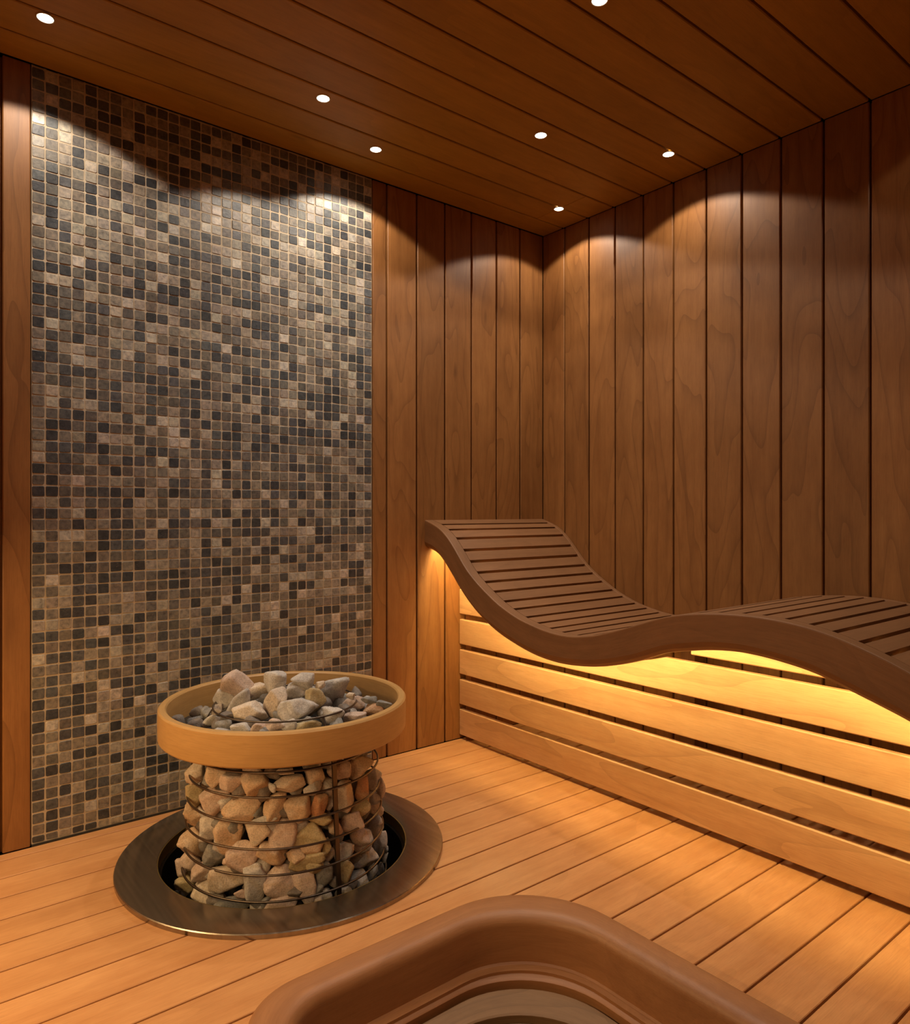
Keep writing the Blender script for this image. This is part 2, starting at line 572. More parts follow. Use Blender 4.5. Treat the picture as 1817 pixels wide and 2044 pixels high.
# right wall, faces at x = 0
mb = MB()
j = [.0035] + [-.139 - .1465 * k for k in range(0, 22)]
j = [v for v in j if v > YB] + [YB]
vboards(mb, 1, j, 0.0, +1, gap=.0036)
mb.box((.018, YB, 0), (.05, 0, ROOM_H), 2)
tag(mb.build('wall_right', M_WALL), kind='structure')
mb = MB(); vboards(mb, 1, [-.15 * k for k in range(0, 23)], XL, -1)
mb.box((XL - .05, YB, 0), (XL - .018, 0, ROOM_H), 2)
tag(mb.build('wall_left', M_WALL), kind='structure')
mb = MB(); vboards(mb, 0, [-.15 * k for k in range(0, 22)] + [XL], YB, -1)
mb.box((XL, YB - .05, 0), (0, YB - .018, ROOM_H), 2)
tag(mb.build('wall_front', M_WALL), kind='structure')

# ================================================================== downlights
def disc(r0, r1, z0, z1, seg=40):
    """ring solid between radii r0<r1"""
    m = MB(); vs = []; fs = []
    prof = [(r0, z1), (r0, z0), (r1, z0), (r1, z1)]
    for k in range(seg):
        a = 2 * math.pi * k / seg
        vs += [(r * math.cos(a), r * math.sin(a), z) for r, z in prof]
    for k in range(seg):
        n = (k + 1) % seg
        for q in range(4):
            p = (q + 1) % 4
            fs.append((k * 4 + q, k * 4 + p, n * 4 + p, n * 4 + q))
    m.add(vs, fs, [(0, 0, 0)] * len(vs))
    return m


def lens_mesh(r, z, seg=40):
    m = MB()
    vs = [(r * math.cos(2 * math.pi * k / seg), r * math.sin(2 * math.pi * k / seg), z) for k in range(seg)] + [(0, 0, z - .003)]
    vs += [(x, y, z + .004) for x, y, _ in vs[:seg]] + [(0, 0, z + .004)]
    fs = [(k, seg, (k + 1) % seg) for k in range(seg)]
    fs += [(k, (k + 1) % seg, seg + 1 + (k + 1) % seg, seg + 1 + k) for k in range(seg)]
    fs += [(seg + 1 + (k + 1) % seg, 2 * seg + 1, seg + 1 + k) for k in range(seg)]
    m.add(vs, fs, [(0, 0, 0)] * len(vs))
    return m


LAMP_LABELS = [
    'small round recessed ceiling light shining, over the left end of the mosaic panel',
    'small round recessed ceiling light shining, second from the left, above the middle of the mosaic',
    'small round recessed ceiling light shining, near the right upper corner of the mosaic panel',
    'small round recessed ceiling light shining, middle of the room between mosaic and right wall',
    'small round recessed ceiling light shining, rightmost, close to the plank wall on the right',
    'small round recessed ceiling light shining, tucked into the corner above the lounger head',
    'small round recessed ceiling light shining, cut off by the top edge of the picture']
for (x, y), lab in zip(SEEN, LAMP_LABELS):
    t = empty('ceiling_downlight', (x, y, ROOM_H))
    tag(t, lab, 'ceiling light', 'recessed ceiling lights')
    r = disc(.0195, .0225, -.0025, .001).build('trim_ring', M_TRIM, t, True, fixn=True)
    lens_mesh(.0195, -.0015).build('lens', M_LENS, t, True)
for (x, y) in UNSEEN:
    t = empty('ceiling_downlight', (x, y, ROOM_H))
    tag(t, 'small round recessed ceiling light outside the picture', 'ceiling light', 'recessed ceiling lights out of view')
    disc(.0195, .0225, -.0025, .001).build('trim_ring', M_TRIM, t, True, fixn=True)
    lens_mesh(.0195, -.0015).build('lens', M_LENS, t, True)

# ================================================================== the wave lounger
XF = -.700           # front face of the near side rail
RAILT = .045
A_ = lambda p: (840 + p[0] / 3.634, 1020 + p[1] / 3.634)
B_ = lambda p: (1300 + p[0] / 3.5145, 1160 + p[1] / 3.5145)
topA = [(60, 79), (130, 120), (180, 170), (220, 230), (270, 320), (330, 430), (420, 540), (560, 680), (700, 780), (870, 860), (1000, 900), (1100, 915), (1250, 908), (1450, 860), (1650, 800)]
topB = [(100, 248), (200, 235), (350, 228), (500, 230), (650, 240), (800, 258), (950, 288), (1100, 325), (1250, 375), (1400, 435), (1550, 505), (1700, 580), (1817, 645)]
botA = [(55, 280), (100, 300), (150, 360), (210, 460), (270, 570), (340, 680), (430, 790), (540, 890), (650, 965), (760, 1030), (870, 1080), (1000, 1118), (1120, 1135), (1250, 1140), (1370, 1130), (1500, 1110), (1600, 1085), (1700, 1052)]
botB = [(60, 510), (190, 500), (400, 490), (600, 505), (800, 550), (1000, 610), (1170, 672), (1350, 770), (1550, 870), (1817, 1010)]


def curve_from(pa, pb, tail):
    P = [at_x(*A_(p), XF)[1:] for p in pa] + [at_x(*B_(p), XF)[1:] for p in pb]
    P = [(-p[0], p[1]) for p in P]
    P.sort()
    s0 = P[0]
    if s0[0] > .001: P.insert(0, (0.0, s0[1] + .25 * s0[0]))
    P[0] = (0.0, P[0][1])
    P += tail
    xs = np.array([p[0] for p in P]); zs = np.array([p[1] for p in P])
    t = np.arange(0, 2.56, .01)
    z = np.interp(t, xs, zs)
    kx = np.arange(-6, 7); kw = np.exp(-kx ** 2 / (2 * 2.6 ** 2)); kw /= kw.sum()
    zp = np.concatenate([[2 * z[0] - z[i] for i in range(6, 0, -1)], z, [2 * z[-1] - z[-1 - i] for i in range(1, 7)]])
    z = np.convolve(zp, kw, 'valid')
    return t, z


T, ZT = curve_from(topA, topB, [(1.95, .565), (2.1, .49), (2.25, .42), (2.4, .37), (2.55, .345)])
_, ZB = curve_from(botA, botB, [(1.95, .452), (2.1, .38), (2.25, .31), (2.4, .262), (2.55, .238)])
print('lounger start', XF, ZT[:12], ZB[:12])
ztop = lambda s: float(np.interp(s, T, ZT))
zbot = lambda s: float(np.interp(s, T, ZB))
LEN = 2.5
arc = np.concatenate([[0], np.cumsum(np.hypot(np.diff(T), np.diff(ZT)))])
arc_of = lambda s: float(np.interp(s, T, arc))
t_of = lambda a: float(np.interp(a, arc, T))

lounger = empty('wave_lounger', (-.35, -1.2, 0))
tag(lounger, 'brown wooden wave shaped lounger with slatted top, glowing yellow underneath, along the right wall', 'lounger')
LO = Vector((-.35, -1.2, 0))


def fix_parent(o):
    """object built in world coordinates, re-based to its parent"""
    o.data.transform(Matrix.Translation(-LO)); return o


def rail(x0, x1, name, chamfer):
    """side rail following the wave, outer face at x0 (near side) if chamfer"""
    m = MB(); ss = [i * .0125 for i in range(int(LEN / .0125) + 1)]
    vs = []; gv = []; fs = []
    for s in ss:
        zt, zb = ztop(s), zbot(s)
        a = arc_of(s)
        c = .026 if chamfer else .004
        e = .004
        if x0 < x1:
            prof = [(x0 + e, zt), (x0 + .001, zt - .0012), (x0, zt - e), (x0, zb + c), (x0 + c * .22, zb + c * .45), (x0 + c * .62, zb + .002), (x0 + c, zb), (x1 - .003, zb), (x1, zb + .003), (x1, zt - .002), (x1 - .002, zt)]
        for (x, z) in prof:
            vs.append((x, -s, z)); gv.append((a, (zt - z) + (x - x0), 3.3 if chamfer else 7.1))
    n = len(prof)
    for i in range(len(ss) - 1):
        for q in range(n):
            p = (q + 1) % n
            fs.append((i * n + q, i * n + p, (i + 1) * n + p, (i + 1) * n + q))
    fs.append(tuple(range(n))); k = (len(ss) - 1) * n; fs.append(tuple(range(k + n - 1, k - 1, -1)))
    m.add(vs, fs, gv)
    o = m.build(name, M_LOUNGE, lounger, True, fixn=True)
    me = o.data
    bm = bmesh.new(); bm.from_mesh(me)
    for e_ in bm.edges:
        if len(e_.link_faces) == 2 and e_.calc_face_angle(0) > R(11): e_.smooth = False
    bm.to_mesh(me); bm.free()
    return fix_parent(o)


rail(XF, XF + RAILT, 'side_rail', True)
rail(-.024, -.002, 'side_rail', False)

# slats, gap positions read off the photograph
gaps = []
for p in [(155, 108), (207, 154), (262, 222), (315, 298), (362, 384), (414, 468), (470, 545), (536, 613), (610, 678), (682, 732), (770, 780), (855, 822), (945, 853), (1035, 877)]:
    gaps.append(-at_x(*A_(p), XF + RAILT)[1])
ga = [arc_of(g) for g in gaps]
gb = [arc_of(-at_x(*B_(p), XF + RAILT)[1]) for p in [(480, 222), (650, 226), (795, 249), (955, 282), (1125, 327), (1290, 385), (1475, 458), (1660, 545)]]
print('gap arcs', np.round(np.diff(ga), 3), np.round(np.diff(gb), 3))
mid_n = max(1, round((gb[0] - ga[-1]) / .066))
allg = ga + [ga[-1] + (gb[0] - ga[-1]) * k / mid_n for k in range(1, mid_n)] + gb
while allg[-1] + .068 < arc_of(LEN) - .03: allg.append(allg[-1] + .068)
bounds = [0.0] + allg + [arc_of(LEN)]
for i in range(len(bounds) - 1):
    a0 = bounds[i] + (.0072 if i else 0); a1 = bounds[i + 1] - .0072
    if a1 - a0 < .012: continue
    m = MB(); vs = []; gv = []; fs = []
    K = 5; x0, x1 = XF + RAILT + .0004, -.0244
    bid = random.random() * 50
    for k in range(K + 1):
        a = a0 + (a1 - a0) * k / K
        s = t_of(a); s2 = t_of(a + .002)
        tx, tz = s2 - s, ztop(s2) - ztop(s); L = math.hypot(tx, tz) or 1
        nx, nz = -tz / L, tx / L            # upward normal in (s, z)
        for d in (.0002, .030):
            for x in (x0, x1):
                ss_, zz = s - nx * d, ztop(s) - nz * d
                vs.append((x, -ss_, zz)); gv.append((x, a + d, bid))
    for k in range(K):
        b0 = k * 4; b1 = b0 + 4
        fs += [(b0, b1, b1 + 1, b0 + 1), (b0 + 2, b0 + 3, b1 + 3, b1 + 2), (b0, b0 + 2, b1 + 2, b1), (b0 + 1, b1 + 1, b1 + 3, b0 + 3)]
    fs += [(0, 1, 3, 2), (K * 4, K * 4 + 2, K * 4 + 3, K * 4 + 1)]
    m.add(vs, fs, gv)
    fix_parent(m.build('slat', M_LOUNGE, lounger, fixn=True))

m = MB(); m.box((-.654, -.050, .8705), (-.03, -.001, .8745), 0)  # unseen plate added above the head strip to block its upward leak
fix_parent(m.build('led_shield_plate', M_LOUNGE, lounger))
# unseen piece added under the slats, keeps led light out of their gaps
m = MB(); vs = []; fs = []; gv = []
ss = [i * .02 for i in range(0, int(2.48 / .02))]
for s in ss:
    s2 = s + .004
    tx, tz = s2 - s, ztop(s2) - ztop(s); L = math.hypot(tx, tz)
    nx, nz = -tz / L, tx / L
    for x, d in ((XF + RAILT, .0305), (XF + RAILT + .055, .0305), (XF + RAILT + .055, .036), (XF + RAILT, .036)):
        vs.append((x, -max(s - nx * d, 0.001), ztop(s) - nz * d)); gv.append((s, x + d, 5.0))
for i in range(len(ss) - 1):
    for q in range(4):
        p = (q + 1) % 4
        fs.append((i * 4 + q, i * 4 + p, i * 4 + 4 + p, i * 4 + 4 + q))
fs += [(0, 1, 2, 3), (len(vs) - 1, len(vs) - 2, len(vs) - 3, len(vs) - 4)]
m.add(vs, fs, gv)
fix_parent(m.build('led_shield_batten', M_LOUNGE, lounger, fixn=True))
# warm led strip behind the lower lip of the near rail
m = MB(); vs = []; fs = []
ss = [i * .04 for i in range(1, int(2.3 / .04))]
for s in ss:
    zc = zbot(s) + .050
    zc = min(zc, ztop(s) - .054)
    for x, dz in ((XF + RAILT + .008, 0), (XF + RAILT + .022, 0)):
        vs.append((x, -s, zc + dz))
n = len(vs)
vs += [(x, y, z + .004) for x, y, z in vs]
for i in range(len(ss) - 1):
    a = i * 2
    fs += [(a, a + 1, a + 3, a + 2), (n + a, n + a + 2, n + a + 3, n + a + 1)]
m.add(vs, fs, [(0, 0, 0)] * len(vs))
led = fix_parent(m.build('led_strip', M_LED, lounger))
led['label'] = 'glowing warm yellow light strip'
m = MB()
m.box((-.645, -.044, .866), (-.20, -.014, .870), 0)
fix_parent(m.build('led_strip', M_LED, lounger))['label'] = 'glowing warm yellow light strip across the head end'
# support posts hidden under the lounger carry its weight
for s in (.85, 2.1):
    m = MB()
    m.box((-.09, -s - .03, 0), (-.03, -s + .03, ztop(s) - .028), 2)
    fix_parent(m.build('support_post', M_LOUNGE, lounger))

# ================================================================== slatted front below the lounger
bench = empty('slatted_screen', (-.505, -1.2, 0))
tag(bench, 'pale wooden horizontal slat screen under the wave lounger, standing on the floor', 'slatted screen')
BX = -.516
for (z0, z1) in ((.019, .129), (.151, .258), (.282, .387), (.411, .5185), (.542, .649), (.672, .779)):
    run = []
    runs = []
    s = .004
    while s <= 3.25:
        top = min(z1, zbot(s) - .004) if s < LEN else z1
        if s >= LEN and z1 > .55: top = 0
        if s > 2.2 and z1 > .23: top = min(top, zbot(min(s, LEN)) - .004)
        if top - z0 > .012: run.append((s, top))
        elif run: runs.append(run); run = []
        s += .02
    if run: runs.append(run)
    for run in runs:
        if len(run) < 3: continue
        m = MB(); vs = []; gv = []; fs = []; bid = random.random() * 50
        b = .003
        for s, t in run:
            for x, z in ((BX, z0 + b), (BX, t - b), (BX + b, t), (BX + .022 - b, t), (BX + .022, t - b), (BX + .022, z0 + b), (BX + .022 - b, z0), (BX + b, z0)):
                vs.append((x, -s, z)); gv.append((s, z, bid))
        for i in range(len(run) - 1):
            for q in range(8):
                p = (q + 1) % 8
                fs.append((i * 8 + q, i * 8 + p, (i + 1) * 8 + p, (i + 1) * 8 + q))
        fs += [tuple(range(8)), tuple(range(len(vs) - 1, len(vs) - 9, -1))]
        m.add(vs, fs, gv)
        o = m.build('slat', M_BENCH, bench, fixn=True)
        o.data.transform(Matrix.Translation((.505, 1.2, 0)))
for s in (.02, 2.45):
    m = MB(); m.box((BX + .022, -s - .035, 0), (BX + .05, -s, min(zbot(min(s, LEN)) - .005, .64)), 2)
    o = m.build('post', M_WALL, bench); o.data.transform(Matrix.Translation((.505, 1.2, 0)))

# ================================================================== sunken tub in the foreground
tub = empty('sunken_tub', ((TUB['x0'] + TUB['x1']) / 2, (TUB['y0'] + TUB['y1']) / 2, 0))
tag(tub, 'brown wooden tub sunk in the floor, with thick rounded rim, at the bottom edge', 'tub')
TO = Vector(tub.location)


def tub_loop(off, rr, rl):
    return rrect(TUB['x0'] + off, TUB['x1'] - off, TUB['y0'] + off, TUB['y1'] - off, rr, rl)


def loft(name, loops, mat, bid, close=False, rings=0):
    """loops: list of (points, z); skinned in order"""
    m = MB(); vs = []; gv = []; fs = []
    n = len(loops[0][0]); per = [0]
    P = loops[0][0]
    for i in range(1, n): per.append(per[-1] + math.hypot(P[i][0] - P[i - 1][0], P[i][1] - P[i - 1][1]))
    v = 0; prev = None
    for L, z in loops:
        if prev: v += math.hypot(math.hypot(L[0][0] - prev[0][0][0], L[0][1] - prev[0][0][1]), z - prev[1])
        prev = (L, z)
        for i, (x, y) in enumerate(L):
            vs.append((x - TO.x, y - TO.y, z)); gv.append((per[i], v, bid))
    K = len(loops)
    for k in range(K if close else K - 1):
        for i in range(n):
            j_ = (i + 1) % n; k2 = (k + 1) % K
            fs.append((k * n + i, k * n + j_, k2 * n + j_, k2 * n + i))
    m.add(vs, fs, gv)
    o = m.build(name, mat, tub, True, fixn=True)
    bm = bmesh.new(); bm.from_mesh(o.data)
    for e_ in bm.edges:
        if len(e_.link_faces) == 2 and e_.calc_face_angle(0) > R(24): e_.smooth = False
    bm.to_mesh(o.data); bm.free()
    return o


ZR = .047
prof = [(.004, -.03), (0, .0), (0, ZR - .009)]
prof += [(.009 - .009 * math.cos(R(a)), ZR - .009 + .009 * math.sin(R(a))) for a in (25, 50, 75, 90)]
prof += [(.026, ZR - .0005), (.046, ZR - .002)]
prof += [(.046 + .027 * math.sin(R(a)), ZR - .029 + .027 * math.cos(R(a))) for a in (15, 30, 45, 60, 75, 90)]
prof += [(.073, -.02), (.074, -.062), (.078, -.066), (.095, -.066), (.095, -.10), (.02, -.10)]
L = []
for off, z in prof:
    t_ = min(1, max(0, off / .075))
    L.append((tub_loop(off, .25 - off * .35, .15 - off * .5), z))
loft('rim', L, M_TUB, 4.2, close=True)


def band(o0, o1, z0, z1, mat, name, bid, th=.02):
    rr = lambda o: .225 - max(0, (o - .08)) * .12
    rl = lambda o: .14
    Ls = [(tub_loop(o0, rr(o0), rl(o0)), z0 - th), (tub_loop(o0, rr(o0), rl(o0)), z0 - .003), (tub_loop(o0 + .003, rr(o0), rl(o0)), z0),
          (tub_loop(o1 - .003, rr(o1), rl(o1)), z1), (tub_loop(o1, rr(o1), rl(o1)), z1 - .003), (tub_loop(o1, rr(o1), rl(o1)), z1 - th)]
    return loft(name, Ls, mat, bid, close=True)


band(.080, .104, -.068, -.076, M_TUB, 'ledge', 6.0, .03)
for k in range(4):
    o0 = .113 + k * .068
    band(o0, o0 + .058, -.088 - .012 * k, -.092 - .012 * k, M_TUBSLAT, 'curved_slat', 8.0 + k * 3.1, .02)
m = MB(); lp = tub_loop(.03, .22, .12)
n = len(lp)
m.add([(x - TO.x, y - TO.y, -.19) for x, y in lp] + [(x - TO.x, y - TO.y, -.085) for x, y in lp],
      [tuple(range(n))] + [(i, (i + 1) % n, n + (i + 1) % n, n + i) for i in range(n)], [(0, 0, 1)] * 2 * n)
m.build('basin', M_DARK, tub, fixn=True)

# ================================================================== the stone heater
heater = empty('stone_heater', HC)
tag(heater, 'round sauna heater, wire cage of stones with wooden collar, standing in a steel floor ring', 'sauna heater')
SEG = 128


def lathe(name, prof, mat, parent=heater, closed=True, gvid=2.0, seg=SEG, sharp=32):
    m = MB(); vs = []; gv = []; fs = []
    n = len(prof)
    for k in range(seg):
        a = 2 * math.pi * k / seg
        # grain coordinate kept seamless by mirroring the angle
        aa = abs(math.pi - ((a + 2.2) % (2 * math.pi)))
        for q, (r, z) in enumerate(prof):
            vs.append((r * math.cos(a), r * math.sin(a), z)); gv.append((aa * .35, z + r * .5, gvid))
    for k in range(seg):
        k2 = (k + 1) % seg
        for q in range(n if closed else n - 1):
            p = (q + 1) % n
            fs.append((k * n + q, k * n + p, k2 * n + p, k2 * n + q))
    m.add(vs, fs, gv)
    o = m.build(name, mat, parent, True, fixn=True)
    bm = bmesh.new(); bm.from_mesh(o.data)
    for e_ in bm.edges:
        if len(e_.link_faces) == 2 and e_.calc_face_angle(0) > R(sharp): e_.smooth = False
    bm.to_mesh(o.data); bm.free()
    return o


# steel ring lying on the floor
lathe('floor_plate', [(.352, .0005), (.352, .0115), (.354, .0125), (.4575, .0125), (.4595, .0105), (.4595, .0005)], M_STEEL)['label'] = 'flat brushed steel ring on the floor'
lathe('pit_edge', [(.349, -.022), (.3518, -.022), (.3518, .011), (.349, .011)], M_BRASS)
lathe('pit_wall', [(.34, -.26), (.353, -.26), (.353, -.022), (.34, -.022)], M_PIT)
lathe('pit_floor', [(.0005, -.27), (.353, -.27), (.353, -.255), (.0005, -.255)], M_PIT)
# wooden collar
ZC0, ZC1 = .3535, .4405
lathe('wooden_collar', [(.324, ZC0 + .003), (.327, ZC0), (.347, ZC0), (.350, ZC0 + .004), (.351, (ZC0 + ZC1) / 2), (.350, ZC1 - .005), (.346, ZC1), (.331, ZC1), (.327, ZC1 - .004), (.324, ZC1 - .03)], M_RIM)['label'] = 'wide honey coloured wooden collar'
lathe('collar_plate', [(.10, ZC0 + .006), (.328, ZC0 + .006), (.328, ZC0 + .010), (.10, ZC0 + .010)], plain('collar_plate_steel', (.06, .05, .045), .5, .5))


def torus(name, r, z, wr, mat):
    prof = [(r + wr * math.cos(2 * math.pi * q / 10), z + wr * math.sin(2 * math.pi * q / 10)) for q in range(10)]
    return lathe(name, prof, mat, sharp=80, seg=96)


def cage_r(z):                      # cage widens towards the floor
    return .263 + (.313 - z) / .318 * .024


for z in (.313, .2505, .1875, .122, .058, -.007, -.07, -.13):
    torus('wire_ring', cage_r(z), z, .0030, M_WIRE)
torus('wire_ring', .205, .4265, .0028, M_WIRE)
for deg in (-86.7, 33.3, 153.3):
    m = MB(); a = R(deg)
    for (r0, z0, r1, z1) in ((cage_r(-.14) - .005, -.14, cage_r(.33) - .005, .335), (cage_r(.33) - .005, .335, .203, .425)):
        d = Vector((math.cos(a), math.sin(a), 0)); t_ = Vector((-d.y, d.x, 0))
        A = d * r0 + Vector((0, 0, z0)); B = d * r1 + Vector((0, 0, z1))
        hw, hd = (.0062, .003) if z0 < 0 else (.003, .002)
        vs = [p + t_ * i * hw + d * k * hd for p in (A, B) for i, k in ((-1, -1), (1, -1), (1, 1), (-1, 1))]
        m.add(vs, [(0, 1, 2, 3), (7, 6, 5, 4), (0, 4, 5, 1), (1, 5, 6, 2), (2, 6, 7, 3), (3, 7, 4, 0)], [(0, 0, 0)] * 8)
    m.build('upright_bar', M_WIRE, heater, fixn=True)
# heating core in the middle of the stones (dark, seen only through gaps)
lathe('core', [(.001, -.25), (.165, -.25), (.15, .33), (.12, .36), (.001, .37)], plain('core_iron', (.03, .025, .02), .8), closed=False, seg=48)

# ------------------------------------------------------------------ stones
def ico(sub=3):
    bm = bmesh.new(); bmesh.ops.create_icosphere(bm, subdivisions=sub, radius=1)
    v = np.array([p.co for p in bm.verts]); f = [tuple(x.index for x in q.verts) for q in bm.faces]
    bm.free(); return v / np.linalg.norm(v, axis=1)[:, None], f


IV, IF = ico(4)
IV3, IF3 = ico(3)
srng = np.random.default_rng(21)


def stone_mesh(w_, d_, h_, rot, small=False, angular=None):
    V, Fc = (IV3, IF3) if small else (IV, IF)
    n = srng.integers(9, 14)
    pn = srng.normal(size=(n, 3)); pn /= np.linalg.norm(pn, axis=1)[:, None]
    base = np.array([[1, 0, 0], [-1, 0, 0], [0, 1, 0], [0, -1, 0], [0, 0, 1], [0, 0, -1]], float)
    base = base + srng.normal(scale=.22, size=base.shape); base /= np.linalg.norm(base, axis=1)[:, None]
    pn = np.vstack([pn, base])
    hh = np.concatenate([srng.uniform(.68, .95, n), srng.uniform(.90, 1.05, 6)])
    p = angular or srng.uniform(13, 30)
    dots = np.clip(V @ pn.T, 0, None) / hh
    r = (dots ** p).sum(1) ** (-1 / p)
    P = V * r[:, None]
    ph = srng.uniform(0, 9, 6)
    P *= (1 + .018 * np.sin(P[:, [1]] * 7 + ph[0]) + .014 * np.sin(P[:, [2]] * 11 + ph[1]) * np.sin(P[:, [0]] * 9 + ph[2]))
    P -= (P.max(0) + P.min(0)) / 2
    P /= (P.max(0) - P.min(0)) / 2
    # soften towards a potato where extents were stretched
    c, s = math.cos(rot), math.sin(rot)
    P = P * np.array([w_, d_, h_]) / 2
    Pr = np.stack([P[:, 0] * c - P[:, 2] * s, P[:, 1], P[:, 0] * s + P[:, 2] * c], 1)
    me = bpy.data.meshes.new('stone')
    me.from_pydata(Pr.tolist(), [], Fc)
    me.polygons.foreach_set('use_smooth', [True] * len(me.polygons))
    return me


rightv = np.array([ex[0], ey[0]])     # camera right in world (x, y)
rightv = np.array([math.sin(YAW), -math.cos(YAW)])
fwdv = np.array([math.cos(YAW), math.sin(YAW)])
hc = np.array([HC.x, HC.y])


def hit_cage(x, y, inset):
    """front surface of the stone column (cone) along the pixel's ray"""
    r = ray(x, y); best = None
    for t in np.arange(1.2, 3.2, .002):
        p = P0 + r * t
        if np.hypot(*(p[:2] - hc)) < cage_r(p[2]) - inset: return p, t
    # beside the column: nearest approach
    ts = np.arange(1.5, 2.6, .002)
    d = [np.hypot(*((P0 + r * t)[:2] - hc)) for t in ts]
    t = ts[int(np.argmin(d))]
    return P0 + r * t, t


def hit_heap(x, y):
    r = ray(x, y)
    for t in np.arange(1.2, 3.2, .002):
        p = P0 + r * t
        q = np.hypot(*(p[:2] - hc))
        if p[2] < .465 - 1.3 * q * q and q < .33: return p, t
    t = 2.1
    return P0 + r * t, t


def put_stone(p, t, wpx, hpx, col, rot, label, group=None, depth=None, yaw=None, small=False):
    W = wpx / 2.5236 / F_PX * t; H = hpx / 2.5236 / F_PX * t
    D = depth or min(W, H) * .95
    me = stone_mesh(W, D, H, rot, small)
    me.materials.append(STONE[col])
    o = bpy.data.objects.new('heater_stone', me)
    COL.objects.link(o)
    o.location = p
    v = p[:2] - P0[:2]
    o.rotation_euler = (0, 0, (math.atan2(v[1], v[0]) - math.pi / 2) if yaw is None else yaw)
    tag(o, label, 'stone', group)
    return o


S1 = lambda x, y: (200 + x / 2.5236, 1300 + y / 2.5236)
ORD = ['first', 'second', 'third', 'fourth', 'fifth', 'sixth', 'seventh', 'eighth', 'ninth', 'tenth', 'eleventh', 'twelfth', 'thirteenth', 'fourteenth', 'fifteenth', 'sixteenth', 'seventeenth']

# stones heaped inside the collar: (x, y, w, h, colour, tilt, what) in the close-up's pixels
HEAP = [
    (697, 160, 168, 128, 'P', -18, 'big pinkish grey stone leaning on the back left of the collar'),
    (885, 150, 112, 110, 'G', 10, 'rounded grey stone standing highest at the back of the heap'),
    (1022, 152, 118, 84, 'G', 8, 'pale grey peaked stone at the back right, behind the large round one'),
    (1178, 205, 152, 152, 'G', 0, 'largest round grey stone on the right of the heap'),
    (805, 200, 128, 84, 'B', -5, 'beige stone in the middle of the heap, behind the pinkish one'),
    (1005, 200, 132, 78, 'G', -8, 'blue grey flat faced stone between the two highest stones'),
    (625, 232, 112, 92, 'G', 30, 'speckled grey stone on the left shoulder of the heap'),
    (690, 265, 172, 96, 'G', 32, 'smooth blue grey long stone tilted on the left of the heap'),
    (757, 308, 176, 104, 'B', 2, 'wide beige stone at the front left just behind the top wire'),
    (876, 252, 146, 128, 'B', 22, 'beige pink stone in the very middle of the heap'),
    (995, 300, 200, 128, 'G', -14, 'wide pale grey stone at the front centre of the heap'),
    (1085, 250, 108, 148, 'Y', 12, 'upright yellow and brown stone touching the largest round stone'),
    (588, 292, 56, 50, 'B', 0, 'small whitish stone at the left end of the top wire'),
    (556, 350, 88, 68, 'G', 15, 'grey brown stone low on the left inside the collar'),
    (622, 378, 84, 70, 'D', 10, 'dark speckled stone low on the left behind the collar'),
    (712, 390, 112, 62, 'G', -15, 'flat grey beige stone under the top wire, left'),
    (882, 378, 98, 76, 'P', -20, 'pale pink and grey stone under the middle of the top wire'),
    (1045, 380, 140, 62, 'Y', 5, 'greenish brown flat stone under the top wire, right'),
    (1168, 322, 118, 78, 'G', -15, 'light grey stone below the largest round stone'),
    (1275, 268, 116, 80, 'P', 25, 'pinkish brown stone at the right of the heap'),
    (1283, 335, 120, 62, 'P', 8, 'low rounded pink grey stone at the right, just behind the collar'),
    (1385, 292, 112, 70, 'O', -20, 'orange stone on the far right inside the collar'),
    (1355, 246, 82, 36, 'D', -3, 'small dark stone behind the orange one'),
    (1432, 268, 84, 36, 'D', -22, 'small dark flat stone at the far right end inside the collar'),
    (1262, 226, 46, 36, 'B', 0, 'tiny peach coloured stone right of the largest round stone'),
    (950, 372, 80, 60, 'G', 12, 'grey stone peeking below the wide pale one'),
    (485, 348, 92, 44, 'D', 15, 'dark flat stone at the far left inside the collar'),
    (530, 312, 58, 62, 'D', 30, 'dark stone left of the whitish one, inside the collar'),
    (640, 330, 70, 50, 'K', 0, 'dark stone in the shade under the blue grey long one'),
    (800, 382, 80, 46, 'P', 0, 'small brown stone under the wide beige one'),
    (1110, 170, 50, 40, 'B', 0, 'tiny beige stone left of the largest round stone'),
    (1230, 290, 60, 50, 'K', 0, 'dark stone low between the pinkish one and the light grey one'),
]
for (x, y, w_, h_, c, rot, lab) in HEAP:
    p, t = hit_heap(*S1(x, y))
    # the photograph shows the stone's middle; sink its centre a little into the heap
    p = p + ray(*S1(x, y)) * .015
    put_stone(p, t, w_ * 1.04, h_ * 1.06, c, R(rot), lab, 'stones heaped on top of the heater', depth=min(w_, h_) / 2.5236 / F_PX * t * 1.05)

